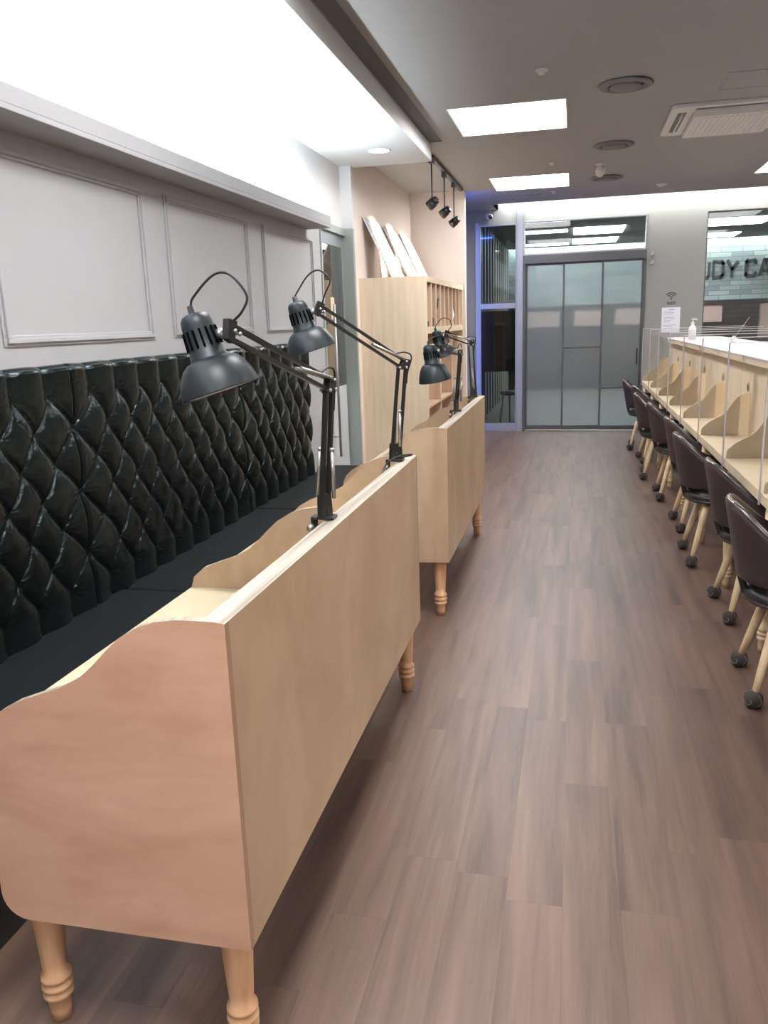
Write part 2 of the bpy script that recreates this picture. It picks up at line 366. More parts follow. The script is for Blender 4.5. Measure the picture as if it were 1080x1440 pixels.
# panel mouldings
def moulding(n, y0, y1, z0, z1):
    mb = MB(); t, X = .042, XS
    for a, b, c, d in ((y0, y1, z0, z0+t), (y0, y1, z1-t, z1), (y0, y0+t, z0+t, z1-t), (y1-t, y1, z0+t, z1-t)):
        mb.box(X, X+.008, a, b, c, d)
    e = .012
    for a, b, c, d in ((y0+e, y1-e, z0+e, z0+t-e), (y0+e, y1-e, z1-t+e, z1-e), (y0+e, y0+t-e, z0+t-e, z1-t+e), (y1-t+e, y1-e, z0+t-e, z1-t+e)):
        mb.box(X, X+.018, a, b, c, d)
    struct(mb.build('trim_%d' % n, 'wall_grey', bevel=.003))
moulding(4, 2.555, 3.645, 1.512, 2.208); moulding(5, 3.855, 4.925, 1.517, 2.21); moulding(6, 5.165, 6.225, 1.517, 2.208); moulding(7, 1.26, 2.34, 1.512, 2.208)

# ------------------------------------------------------------------ ceiling fittings
def ceiling_light(x0, x1, y0, y1, label):
    t = thing('ceiling_light', ((x0+x1)/2, (y0+y1)/2, ZC), label, 'ceiling light', 'recessed ceiling light panels')
    e = .012
    MB().box(x0, x0+e, y0, y1, ZC-.004, ZC+.09).box(x1-e, x1, y0, y1, ZC-.004, ZC+.09).box(x0+e, x1-e, y0, y0+e, ZC-.004, ZC+.09).box(x0+e, x1-e, y1-e, y1, ZC-.004, ZC+.09).build('frame', 'white_paint', t)
    MB().box(x0+e, x1-e, y0+e, y1-e, ZC+.075, ZC+.085).build('diffuser', 'panel_light', t)
ceiling_light(*PX, *PY[0], 'glowing square ceiling panel over the aisle, the larger nearer one')
ceiling_light(*PX, *PY[1], 'glowing square ceiling panel over the aisle, nearer to the sliding door')
ceiling_light(*PX2, *PY[1], 'glowing ceiling panel cut by the right edge, above the far window')
ceiling_light(*PX2, *PY[0], 'ceiling panel over the long table, outside the picture')
for i, p in enumerate(PYH): ceiling_light(*PX, *p, 'ceiling panel over the aisle behind the picture edge'); ceiling_light(*PX2, *p, 'ceiling panel over the long table behind the picture edge')

def round_vent(x, y, label):
    t = thing('ceiling_vent', (x, y, ZC), label, 'air vent', 'round grey ceiling vents')
    MB().lathe([(.105, -.001), (.165, -.001), (.172, -.010), (.160, -.020), (.125, -.022), (.108, -.010), (.105, 0)], (x, y, ZC), n=40).build('rim', 'grey_plastic', t)
    MB().lathe([(0, -.034), (.08, -.033), (.098, -.026), (.102, -.016), (.085, -.004), (.0, -.003)], (x, y, ZC), n=40).build('disc', 'grey_plastic', t)
round_vent(.295, 5.88, 'round grey ceiling vent nearest the viewer'); round_vent(.31, 7.8, 'round grey ceiling vent just before the dome camera'); round_vent(.31, 9.53, 'round grey ceiling vent farthest away, nearest the door')
def detector(x, y, r, label):
    t = thing('smoke_detector', (x, y, ZC), label, 'smoke detector', 'small white ceiling discs')
    MB().lathe([(r, 0), (r, -.008), (r*.8, -.012), (0, -.012)], (x, y, ZC), n=24).build('base', 'white_plastic', t)
    MB().lathe([(r*.55, -.012), (r*.5, -.026), (0, -.03)], (x, y, ZC), n=20).build('cap', 'white_plastic', t)
detector(-.217, 5.39, .04, 'small white ceiling disc nearest the viewer'); detector(-.237, 8.46, .035, 'small white ceiling disc between the two light panels')
detector(-.26, 10.28, .035, 'tiny white ceiling disc just before the door wall'); detector(.943, 10.31, .06, 'white smoke detector on the ceiling to the right of the door')
t = thing('dome_camera', (.225, 8.70, ZC), 'small white camera hanging from the ceiling between two round vents', 'camera')
MB().lathe([(.05, 0), (.05, -.015), (.03, -.02), (.028, -.05)], (.225, 8.7, ZC), n=20).build('mount', 'white_plastic', t)
MB().lathe([(0, -.07), (.035, -.06), (.048, -.025), (.045, .01), (.03, .03), (0, .035)], (.225, 8.69, 2.945), (.2, -.6, .75), n=20).build('body', 'white_plastic', t)
t = thing('wall_camera', (-1.16, 11.5, 2.9), 'small white bullet camera in the blue lit corner above the side window', 'camera')
MB().box(-1.19, -1.13, 11.5, YF, 2.88, 2.94).build('bracket', 'white_plastic', t)
MB().lathe([(0, 0), (.035, 0), (.04, .02), (.04, .14), (0, .145)], (-1.16, 11.5, 2.905), (.35, -1, -.15), n=16).build('body', 'white_plastic', t)
MB().lathe([(0, .147), (.026, .147), (.026, .155), (0, .156)], (-1.16, 11.5, 2.905), (.35, -1, -.15), n=16).build('lens', 'black_metal', t)
# access hatch outline
t = MB(); hx0, hx1, hy0, hy1 = .90, 1.35, 5.85, 6.27
for a, b, c, d in ((hx0, hx1, hy0, hy0+.012), (hx0, hx1, hy1-.012, hy1), (hx0, hx0+.012, hy0+.012, hy1-.012), (hx1-.012, hx1, hy0+.012, hy1-.012)): t.box(a, b, c, d, ZC-.004, ZC)
tag(t.box(hx0+.02, hx1-.02, hy0+.02, hy1-.02, ZC-.003, ZC).build('ceiling_hatch', 'ceiling'), 'grey access hatch flush with the ceiling above the air conditioner', 'hatch')
t = MB(); hx0, hx1, hy0, hy1 = -.98, -.30, 10.30, 10.62
for a, b, c, d in ((hx0, hx1, hy0, hy0+.012), (hx0, hx1, hy1-.012, hy1), (hx0, hx0+.012, hy0+.012, hy1-.012), (hx1-.012, hx1, hy0+.012, hy1-.012)): t.box(a, b, c, d, ZC-.004, ZC)
tag(t.box(hx0+.02, hx1-.02, hy0+.02, hy1-.02, ZC-.003, ZC).build('ceiling_hatch', 'ceiling'), 'ceiling hatch in the blue glow before the far light recess', 'hatch')
# cassette air conditioner
ax0, ax1, ay0, ay1 = .655, 1.605, 6.555, 7.505
t = thing('air_conditioner', ((ax0+ax1)/2, (ay0+ay1)/2, ZC), 'white four way cassette air conditioner set in the grey ceiling', 'air conditioner')
def rrect(x0, x1, y0, y1, r, n=5):
    out = []
    for cx, cy, a0 in ((x1-r, y1-r, 0), (x0+r, y1-r, 90), (x0+r, y0+r, 180), (x1-r, y0+r, 270)):
        for k in range(n+1): a = math.radians(a0+90*k/n); out.append((cx+r*math.cos(a), cy+r*math.sin(a)))
    return out
MB().prism(rrect(ax0, ax1, ay0, ay1, .05), ZC-.028, ZC, axis='z').build('body', 'white_plastic', t, bevel=.006)
gx0, gx1, gy0, gy1 = ax0+.17, ax1-.17, ay0+.17, ay1-.10
MB().prism(rrect(gx0, gx1, gy0, gy1+.06, .02), ZC-.062, ZC-.028, axis='z').build('intake_grille', 'white_plastic', t, bevel=.004)
gr = MB()
for k in range(15):
    xx = gx0+.04+k*(gx1-gx0-.08)/14; gr.box(xx-.008, xx+.008, gy0+.04, gy1-.02, ZC-.068, ZC-.062)
gr.build('grille_bar', 'white_paint', t)
for (a, b, c, d) in ((ax0+.055, ax0+.115, ay0+.16, ay1-.16), (ax1-.115, ax1-.055, ay0+.16, ay1-.16), (ax0+.17, ax1-.17, ay0+.055, ay0+.115)):
    MB().box(a, b, c, d, ZC-.031, ZC-.027).build('air_slot', 'grey_plastic', t)
    if b-a < c-d+.2 or b-a < .1: MB().box(a+.026, a+.034, c, d, ZC-.05, ZC-.028).build('louver', 'white_plastic', t)
    else: MB().box(a, b, c+.026, c+.034, ZC-.05, ZC-.028).build('louver', 'white_plastic', t)
# downlight in the soffit
t = thing('downlight', (-1.512, 6.60, 2.87), 'round glowing downlight in the white soffit at the sofa end', 'downlight')
MB().lathe([(.088, 0), (.095, -.004), (.085, -.006), (.078, 0)], (-1.512, 6.60, 2.87), n=32).build('rim', 'white_paint', t)
MB().lathe([(0, -.012), (.05, -.010), (.08, -.002), (.08, 0)], (-1.512, 6.60, 2.87), n=32).build('lens', 'down_light', t)
# track light bar
t = thing('track_rail', (-1.265, 8.6, ZC), 'dark ceiling track that carries three hanging spotlights', 'light track')
MB().box(-1.285, -1.25, 7.62, 9.6, 2.968, 3.0).build('rail', 'black_metal', t, bevel=.003)
for (yy, zz, lab) in ((7.62, 2.60, 'black spotlight on a rod, nearest of the three on the track'), (8.36, 2.61, 'black spotlight on a rod, middle one on the track'), (9.02, 2.59, 'black spotlight on a rod, farthest of the three on the track')):
    t = thing('track_spotlight', (-1.267, yy, 2.968), lab, 'spotlight', 'spotlights hanging from the ceiling track')
    MB().box(-1.287, -1.247, yy-.05, yy+.05, 2.925, 2.968).build('adapter', 'black_metal', t)
    MB().tube([(-1.267, yy, 2.93), (-1.267, yy, zz+.04)], .0065).build('rod', 'black_metal', t)
    ax = Vector((-.52, .22, -.35)).normalized(); o = Vector((-1.255, yy-.02, zz-.005))
    MB().tube(bez([(-1.267, yy, zz+.05), (-1.262, yy-.03, zz+.03), o+Vector((0, -.04, .0)), o]), .006).build('yoke', 'black_metal', t)
    h = MB().lathe([(0, -.05), (.03, -.05), (.037, -.035), (.037, -.02), (.03, -.018), (.03, -.012), (.042, -.010), (.045, .05), (.04, .052), (.037, .03)], o, ax, n=20).build('head', 'black_metal', t)
    MB().lathe([(0, .028), (.036, .03)], o, ax, n=20).build('lens', 'spot_face', t)
    ld = bpy.data.lights.new('spot_beam', 'SPOT'); ld.energy = SPOT_POWER; ld.spot_size = math.radians(62); ld.spot_blend = .5; ld.color = (1, .88, .74); ld.shadow_soft_size = .03
    lo = bpy.data.objects.new('spot_beam', ld); C.objects.link(lo); lo.location = o + ax*.07 - Vector(t.location); lo.parent = t
    lo.rotation_euler = ax.to_track_quat('-Z', 'Y').to_euler()

# ------------------------------------------------------------------ left glass door
t = MB()
t.box(XS-.03, XS+.012, 6.44, 6.475, 0, 2.36).box(XS-.03, XA, 7.10, 7.15, 0, 2.36).box(XS-.03, XS+.03, 6.475, 7.10, 2.30, 2.36)
struct(t.build('trim_8', 'alu_green', bevel=.003))
t = bpy.data.objects.new('door_2', None); C.objects.link(t); t.location = (XS, 6.8, 0); struct(t)
MB().box(XS-.02, XS, 6.475, 6.50, .01, 2.30).box(XS-.02, XS, 7.07, 7.10, .01, 2.30).box(XS-.02, XS, 6.50, 7.07, 2.20, 2.30).box(XS-.02, XS, 6.50, 7.07, .01, .09).build('door_frame', 'alu', t, bevel=.002)
MB().box(XS-.014, XS-.006, 6.50, 7.07, 1.03, 2.20).build('pane', 'glass', t)
MB().box(XS-.014, XS-.006, 6.50, 7.07, .09, 1.03).build('frosted_pane', 'frost_film', t)
hd = MB().tube([(XS+.05, 6.60, .45), (XS+.05, 6.60, 1.72)], .011, 10).tube([(XS-.005, 6.60, .62), (XS+.05, 6.60, .62)], .006).tube([(XS-.005, 6.60, 1.57), (XS+.05, 6.60, 1.57)], .006).build('door_handle', 'steel', t)
MB().box(XS-.02, XS+.012, 6.52, 6.56, 1.42, 1.47).build('lock', 'steel', t)
MB().prism(rrect(6.68, 6.79, 1.60, 1.78, .015), XS-.005, XS-.003, axis='x').build('sticker', 'locker', t)
# small room put behind that door, its light bars added to brighten the pane
struct(MB().box(-3.6, -3.5, 5.6, 8.4, 0, 3).box(-3.5, -2.13, 8.3, 8.4, 0, 3).box(-3.5, -2.13, 5.6, 5.7, 0, 3).build('wall_side_room', 'wall_pink'))
struct(MB().box(-3.6, -2.13, 5.6, 8.4, 2.9, 3.0).build('ceiling_side_room', 'wall_white'))
struct(MB().box(-3.6, -2.3, 5.6, 8.4, -.1, 0).build('floor_side_room', 'lobby_floor'))
for yy in (6.3, 7.5):
    tag(MB().box(-3.2, -2.4, yy, yy+.22, 2.87, 2.9).build('side_room_fill', 'lobby_panel'), 'bright bar added behind the glass side door to light its room, %s' % ('nearer' if yy < 7 else 'farther'), 'ceiling light', 'added lights behind the glass side door')

# ------------------------------------------------------------------ lockers and boards
lx, ly0, ly1, lz = -1.268, 7.242, 9.67, 1.95
t = thing('shoe_locker', ((XA+lx)/2, (ly0+ly1)/2, 0), 'tall light wood locker with narrow cubbyholes along the top beside the glass door', 'locker')
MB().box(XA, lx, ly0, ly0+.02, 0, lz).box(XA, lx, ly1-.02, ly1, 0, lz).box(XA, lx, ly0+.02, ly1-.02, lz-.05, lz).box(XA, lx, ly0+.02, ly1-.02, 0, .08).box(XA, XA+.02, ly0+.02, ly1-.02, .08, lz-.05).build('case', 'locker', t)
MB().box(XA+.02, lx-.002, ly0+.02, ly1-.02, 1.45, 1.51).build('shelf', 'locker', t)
MB().box(XA+.02, lx-.004, ly0+.02, ly1-.02, .78, .80).build('shelf', 'locker_shaded', t)
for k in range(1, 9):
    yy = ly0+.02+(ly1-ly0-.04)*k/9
    MB().box(XA+.02, lx-.012, yy-.009, yy+.009, 1.51, lz-.05).box(lx-.0115, lx-.003, yy-.009, yy+.009, 1.51, lz-.05, 1).build('divider', ['locker_shaded', 'locker'], t)
for yy in (8.0, 8.79): MB().box(XA+.02, lx-.012, yy-.01, yy+.01, .08, 1.45).box(lx-.0115, lx-.003, yy-.01, yy+.01, .08, 1.45, 1).build('divider', ['locker_shaded', 'locker'], t)
back = MB().box(XA+.02, XA+.025, ly0+.02, ly1-.02, .08, lz-.05).build('back_panel', 'locker_shaded', t)
cs = (ly1-ly0-.04)/9
# things in the cubbies
tag(MB().tube(bez([(lx-.03, ly0+.02+2.3*cs, 1.515), (lx-.02, ly0+.02+2.28*cs, 1.60), (lx-.03, ly0+.02+2.42*cs, 1.66), (lx-.02, ly0+.02+2.3*cs, 1.72), (lx-.03, ly0+.02+2.45*cs, 1.77), (lx-.02, ly0+.02+2.6*cs, 1.76), (lx-.04, ly0+.02+2.5*cs, 1.70)]), [.012]*18+[.02]*18+[.014]*13).build('earphone_cord', 'cable'), 'tangled black cord standing in the third cubbyhole of the locker', 'cord')
tag(MB().add([(lx-.02, ly0+.02+6.35*cs, 1.55), (lx-.015, ly0+.02+6.85*cs, 1.62), (lx-.03, ly0+.02+6.35*cs, 1.74), (lx-.022, ly0+.02+6.35*cs, 1.55), (lx-.017, ly0+.02+6.85*cs, 1.62), (lx-.032, ly0+.02+6.35*cs, 1.74)], [(0, 1, 2), (3, 5, 4), (0, 3, 4, 1), (1, 4, 5, 2), (2, 5, 3, 0)]).box(lx-.05, lx-.01, ly0+.02+6.3*cs, ly0+.02+6.36*cs, 1.51, 1.56).build('paper_slip', 'paper'), 'white slip of paper sticking out of a cubbyhole near the far end of the locker', 'paper')
for k, zz in ((0, 1.72), (1, 1.72)):
    tag(MB().box(lx-.10, lx-.02, ly0+.02+(k+.45)*cs, ly0+.02+(k+.72)*cs, 1.511, 1.56+.03*k).build('small_box', 'black_metal'), 'small dark box in the %s cubbyhole of the locker' % ('first' if k == 0 else 'second'), 'box')
for (a, b, lab) in ((7.43, 8.02, 'bright leaning picture board on the locker, nearest of three'), (8.25, 8.87, 'bright leaning picture board on the locker, middle of three'), (9.03, 9.58, 'bright leaning picture board on the locker, farthest of three')):
    mb = MB(); o = .012
    v = [(XA+.005, y_, 2.49) for y_ in (a, b)] + [(XA+.26, y_, lz+.003) for y_ in (b, a)]
    mb.add(v + [(x_+o, y_, z_+.004) for x_, y_, z_ in v], [(3, 2, 1, 0), (4, 5, 6, 7), (0, 1, 5, 4), (1, 2, 6, 5), (2, 3, 7, 6), (3, 0, 4, 7)])
    tag(mb.build('picture_board', 'poster'), lab, 'picture board', 'three picture boards leaning on the locker')

# blue light in the corridor corner
tag(MB().box(-1.52, -1.50, 9.85, 9.87, .1, 2.9).build('blue_led_strip', 'blue_led'), 'vertical blue light strip hidden behind the end of the pale pink wall', 'light strip')
tag(MB().box(-1.5, -1.275, 9.86, 9.88, 2.80, 2.82).build('blue_led_strip', 'blue_led'), 'blue glowing strip under the ceiling behind the pale pink wall', 'light strip')

# ------------------------------------------------------------------ far wall joinery
def frame_rect(mb, x0, x1, z0, z1, t_, y0, y1):
    mb.box(x0, x0+t_, y0, y1, z0, z1).box(x1-t_, x1, y0, y1, z0, z1).box(x0+t_, x1-t_, y0, y1, z1-t_, z1).box(x0+t_, x1-t_, y0, y1, z0, z0+t_); return mb
# sidelight
t = bpy.data.objects.new('window_1', None); C.objects.link(t); t.location = (-1.03, YF, .09); struct(t)
frame_rect(MB(), -1.29, -.775, .09, 2.81, .02, YF-.01, YF+.08).box(-1.27, -.795, YF-.008, YF+.06, 1.70, 1.77).build('window_frame', 'alu', t, bevel=.002)
MB().box(-1.27, -.795, YF+.02, YF+.03, .11, 2.79).build('pane', 'glass_dark', t)
struct(MB().box(-.775, -.69, YF-.05, YF+.10, 0, 3.02).box(-1.34, -1.29, YF-.012, YF+.02, .0, 2.84).box(-1.34, -.775, YF-.012, YF+.02, 0, .09).build('trim_9', 'alu', bevel=.003))
# transom + sliding door
t = bpy.data.objects.new('window_2', None); C.objects.link(t); t.location = (.11, YF, 2.4); struct(t)
frame_rect(MB(), -.69, .915, 2.385, 2.83, .022, YF-.012, YF+.08).build('window_frame', 'alu', t, bevel=.002)
MB().box(-.668, .893, YF+.02, YF+.03, 2.405, 2.81).build('pane', 'glass', t)
struct(MB().box(-.69, .915, YF-.03, YF+.10, 2.275, 2.385).box(-.69, -.655, YF-.02, YF+.10, 0, 2.275).box(.885, .915, YF-.02, YF+.10, 0, 2.275).build('trim_10', 'door_frame', bevel=.003))
t = bpy.data.objects.new('door_1', None); C.objects.link(t); t.location = (.11, YF+.03, 0); struct(t)
for (a, b, yy, rail) in ((-.655, -.135, YF+.06, None), (-.155, .375, YF+.03, 1.146), (.355, .885, YF+.0, .594)):
    fr = frame_rect(MB(), a, b, .012, 2.275, .022, yy, yy+.025)
    fr.box(a+.02, b-.02, yy, yy+.025, .034, .07)
    if rail: fr.box(a+.022, b-.022, yy, yy+.025, rail-.012, rail+.012)
    fr.build('sliding_frame', 'door_frame', t, bevel=.002)
    MB().box(a+.022, b-.022, yy+.010, yy+.016, .07, 2.253).build('frosted_pane', 'frosted', t)
MB().box(.828, .843, YF-.03, YF-.005, .90, 1.115).box(.828, .843, YF-.01, YF+.02, .92, .95).box(.828, .843, YF-.01, YF+.02, 1.06, 1.09).build('door_handle', 'black_metal', t, bevel=.002)
# right window
t = bpy.data.objects.new('window_3', None); C.objects.link(t); t.location = (2.7, YF, .95); struct(t)
frame_rect(MB(), 1.645, 3.9, .95, 2.815, .016, YF+.01, YF+.06).build('window_frame', 'door_frame', t)
MB().box(1.661, 3.884, YF+.03, YF+.04, .966, 2.80).build('pane', 'glass', t)
# small things on the far wall
for zz, lab in ((2.345, 'tiny silver hook fixture beside the door frame, upper of two'), (2.235, 'tiny silver hook fixture beside the door frame, lower of two')):
    t = thing('wall_hook', (.985, YF, zz), lab, 'wall hook', 'hooks beside the sliding door')
    MB().prism([(.965, zz-.03), (1.005, zz-.03), (1.000, zz+.01), (.985, zz+.035)], YF-.015, YF).build('plate', 'steel', t)
    MB().lathe([(0, 0), (.012, 0), (.012, .02), (0, .022)], (.972, YF-.015, zz-.035), (0, -1, 0), n=12).build('knob', 'steel', t)
# wifi decal
wx, wz = 1.247, 1.70
t = thing('wifi_sign', (wx, YF, wz), 'small dark wifi symbol with lettering on the grey wall above the notice', 'sign')
for r in (.026, .052, .078):
    arc = [(wx + q*math.sin(a), wz+.045 + q*math.cos(a)) for q, rng in ((r+.008, range(-52, 53, 8)), (r-.006, range(52, -53, -8))) for a in map(math.radians, rng)]
    MB().prism(arc, YF-.002, YF, axis='y').build('arc', 'ink', t)
MB().lathe([(0, 0), (.012, 0), (.012, .002), (0, .002)], (wx, YF, wz+.045), (0, -1, 0), n=16).build('dot', 'ink', t)
def text_mesh(txt, size, loc, name, mat, parent, ext=.003, sx=1.0, off=0.0, center=True):
    cu = bpy.data.curves.new('t', 'FONT'); cu.body = txt; cu.size = size; cu.extrude = ext; cu.offset = off
    if center: cu.align_x = 'CENTER'
    ob = bpy.data.objects.new('t', cu); C.objects.link(ob)
    dg = bpy.context.evaluated_depsgraph_get(); me = bpy.data.meshes.new_from_object(ob.evaluated_get(dg))
    bpy.data.objects.remove(ob)
    me.name = name; loc = Vector(loc) - parent_world(parent)
    for v in me.vertices: x_, y_, z_ = v.co; v.co = (x_*sx + loc.x, -z_ + loc.y, y_ + loc.z)
    me.materials.clear(); me.materials.append(M[mat])
    o = bpy.data.objects.new(name, me); C.objects.link(o)
    if parent: o.parent = parent
    return o
text_mesh('WIFI', .055, (wx, YF-.002, wz-.03), 'lettering', 'ink', t, .001, 1.0, .002)
MB().box(wx-.062, wx+.062, YF-.002, YF, wz-.052, wz-.044).box(wx-.05, wx+.05, YF-.002, YF, wz-.068, wz-.062).build('rule', 'ink_light', t)
# notice
t = thing('paper_notice', (1.25, YF, 1.48), 'white printed paper notice taped on the grey wall above the counter', 'notice')
MB().box(1.135, 1.368, YF-.004, YF-.001, 1.31, 1.635).build('sheet', 'paper', t)
ln = MB(); rr = random.Random(3)
for k in range(12):
    zz = 1.585-.02*k
    if k in (3, 8): continue
    ln.box(1.16, 1.16+.08+.10*rr.random(), YF-.0055, YF-.0042, zz, zz+.005)
ln.box(1.22, 1.30, YF-.0055, YF-.0042, 1.603, 1.613).build('print', 'ink_light', t)

# ------------------------------------------------------------------ lobby beyond the glass
YL = 18.6
struct(MB().box(-2.2, 5.5, YL, YL+.1, 1.80, 3.24).build('wall_lobby_back', 'brick_pale'))
lw = MB(); grid_slab(-2.2, 5.5, 0, 1.80, YL-.02, YL+.1, [(-1.0, -.3, 1.36, 1.72), (.0, .6, 1.36, 1.72), (.85, 1.5, 1.36, 1.72), (2.4, 3.03, 1.36, 1.72), (3.74, 4.5, 1.0, 1.72)], lw, 'y'); struct(lw.build('wall_lobby_base', 'brick_brown'))
struct(MB().box(-1.0, 3.03, YL+.02, YL+.06, 1.36, 1.72).box(3.74, 4.5, YL+.02, YL+.06, 1.0, 1.72).build('wall_lobby_niche', 'pink_panel'))
struct(MB().box(-2.3, -2.2, YF+.15, YL, 0, 3.24).box(5.5, 5.6, YF, YL+.1, 0, 3.24).box(XR, 5.6, YF, YF+.1, 0, 3.24).build('wall_lobby_sides', 'dark_wall'))
struct(MB().box(-2.3, 5.6, YF+.15, YL+.1, -.1, 0).build('floor_lobby', 'lobby_floor'))
struct(MB().box(-2.3, 5.6, YF+.15, 18.15, 3.0, 3.06).box(-2.3, 5.6, 18.15, YL+.1, 3.24, 3.3).box(-2.3, 5.6, 18.13, 18.15, 3.0, 3.3).build('ceiling_lobby', 'lobby_wall'))
tag(MB().box(-2.1, 5.4, 18.44, 18.50, 3.06, 3.09).build('led_strip', 'lobby_cove'), 'white light strip above the pale brick wall beyond the glass', 'light strip')
for (a, b, c, d, lab) in ((-.90, -.14, 14.65, 15.0, 'slim panel added in the lobby for the reflection in the left of the transom, upper one'), (-.98, -.14, 17.2, 17.55, 'slim panel added in the lobby for the reflection in the left of the transom, lower one'), (-.03, .80, 14.5, 15.6, 'light panel in the lobby seen through the right of the transom, upper one'),  # left pair added to stand for reflections of the room's own panels
                     (-.06, .78, 16.5, 17.5, 'light panel in the lobby seen through the right of the transom, lower one'), (2.0, 3.05, 14.35, 15.4, 'light panel in the lobby seen through the right window, upper one'), (2.1, 3.0, 16.9, 17.7, 'light panel in the lobby seen through the right window, lower one')):
    tag(MB().box(a, b, c, d, 2.985, 2.998).build('lobby_light', 'lobby_panel'), lab, 'ceiling light', 'lobby ceiling lights')
# sign
t = thing('wall_sign', (3.0, YL, 2.24), 'large black lettered sign STUDY CAFE on the pale brick wall beyond the right window', 'sign')
GL = {  # blocky letters on a 5 x 7 grid, drawn with strokes
 'S': [[(5, 6), (4.6, 7), (.4, 7), (0, 6.4), (0, 4), (.5, 3.6), (4.5, 3.4), (5, 3), (5, .5), (4.6, 0), (.4, 0), (0, .8)]],
 'T': [[(0, 7), (5, 7)], [(2.5, 7), (2.5, 0)]],
 'U': [[(0, 7), (0, .6), (.6, 0), (4.4, 0), (5, .6), (5, 7)]],
 'D': [[(0, 0), (0, 7), (4.2, 7), (5, 6.2), (5, .8), (4.2, 0), (0, 0)]],
 'Y': [[(0, 7), (2.5, 3.4), (5, 7)], [(2.5, 3.4), (2.5, 0)]],
 'C': [[(5, 5.2), (5, 6.3), (4.4, 7), (.6, 7), (0, 6.3), (0, .7), (.6, 0), (4.4, 0), (5, .7), (5, 1.8)]],
 'A': [[(0, 0), (1.8, 7), (3.2, 7), (5, 0)], [(.8, 2), (4.2, 2)]],
 'F': [[(0, 0), (0, 7), (5, 7)], [(0, 3.7), (4, 3.7)]],
 'E': [[(5, 7), (0, 7), (0, 0), (5, 0)], [(0, 3.6), (4, 3.6)]]}
pitch = .272; lw_, lh = .185, .30
x_ = 2.805 - 3*pitch     # 'D' of STUDY just inside the window
for ch in 'STUDY CAFE':
    if ch == ' ': x_ += .085; continue
    mb = MB()
    for st in GL[ch]:
        for (a, b), (c, d) in zip(st, st[1:]):
            p0 = Vector((x_+a/5*lw_, YL-.02, 2.285+b/7*lh)); p1 = Vector((x_+c/5*lw_, YL-.02, 2.255+d/7*lh)); e = (p1-p0).normalized()*.018
            mb.obox(p0-e, p1+e, .055, .04, up=(0, 1, 0))
    mb.build('letter', 'ink', t); x_ += pitch
# slatted screen and board beyond the side window
t = thing('slat_screen', (-1.36, 15, 0), 'row of pale vertical wood slats beyond the narrow side window', 'slat screen')
MB().box(-1.50, -1.46, 12.2, 18.4, 0, 2.98).build('backing', 'dark_wall', t)
for k in range(13):
    yy = 12.3 + .47*k
    MB().box(-1.459, -1.38, yy, yy+.12, 0, 2.98).build('slat', 'slat', t)
tag(MB().box(-1.37, -.72, 12.55, 12.60, .78, 1.68).box(-1.36, -1.32, 12.55, 12.6, 0, .78).box(-.78, -.74, 12.55, 12.6, 0, .78).build('notice_board', 'brick_brown'), 'dark brown board standing behind the lower half of the side window', 'board')
t = thing('lobby_stool', (-.92, 12.3, 0), 'pale metal stool legs faintly seen behind the bottom of the side window', 'stool')
MB().lathe([(0, .50), (.14, .50), (.15, .47), (.13, .45), (0, .45)], (-.92, 12.3, 0), n=24).build('seat', 'lobby_wall', t)
for a in (.1, .1+PI/2, .1+PI, .1+1.5*PI): MB().tube([(-.92+.09*math.cos(a), 12.3+.09*math.sin(a), .46), (-.92+.15*math.cos(a), 12.3+.15*math.sin(a), .0)], .011).build('leg', 'steel', t)

# ------------------------------------------------------------------ tufted sofa
SX = -1.90; ST, SB = 1.445, .45
seams = [-.51, 1.16, 2.83, 4.50, 5.80]
def tuft(y, z, ya, yb):
    e, L_ = .145, yb-ya; d = y-ya; n = max(1, round((L_-2*e)/.187))        # seams are half-way columns, button columns between
    if d < e: u = d/e*.5
    elif d > L_-e: u = n+1 - (L_-d)/e*.5
    else: u = .5 + (d-e)/((L_-2*e)/n)
    rowA = .257; zA = 1.322; v = (z-zA)/rowA                                # A rows at v=0,-1,-2,-3 ; B rows halfway
    u += .5; n += 1
    amp = min(1, max(0, min(u-.5, n+.5-u)/.6))
    vv = min(0, max(v, -3)); u += .055*amp*math.sin(2*PI*vv)              # pleats bend into leaf shapes
    if True:
        s_ = u + vv; t_ = u - vv                                              # pleats cross at the buttons
        a_ = abs(math.sin(PI*s_)); b_ = abs(math.sin(PI*t_))
        h = (a_*b_)**.25
        fs_ = (t_ - math.floor(t_)); h *= .80 + .28*fs_                     # each pillow swells to one side
    ui, vi = round(u), round(v); un, vn = math.floor(u)+.5, math.floor(v)+.5   # nearest button of either row
    if v < .2 and v > -3.2:
        for cu, cv in ((ui, vi), (un, vn)):
            if cv > 0 or cv < -3: continue
            dx_, dz_ = (u-cu)*.187, (v-cv)*rowA; rr_ = math.hypot(dx_, dz_)
            if rr_ < .075: h += .085*math.exp(-(rr_/.036)**2)*min(1, rr_/.012)*math.cos(11*math.atan2(dz_, dx_)+cu*2.1+cv*1.3)
    # seam line
    ds = min(y-ya, yb-y)
    if ds < .014: h *= (max(ds, 0)/.014)**.5
    return h
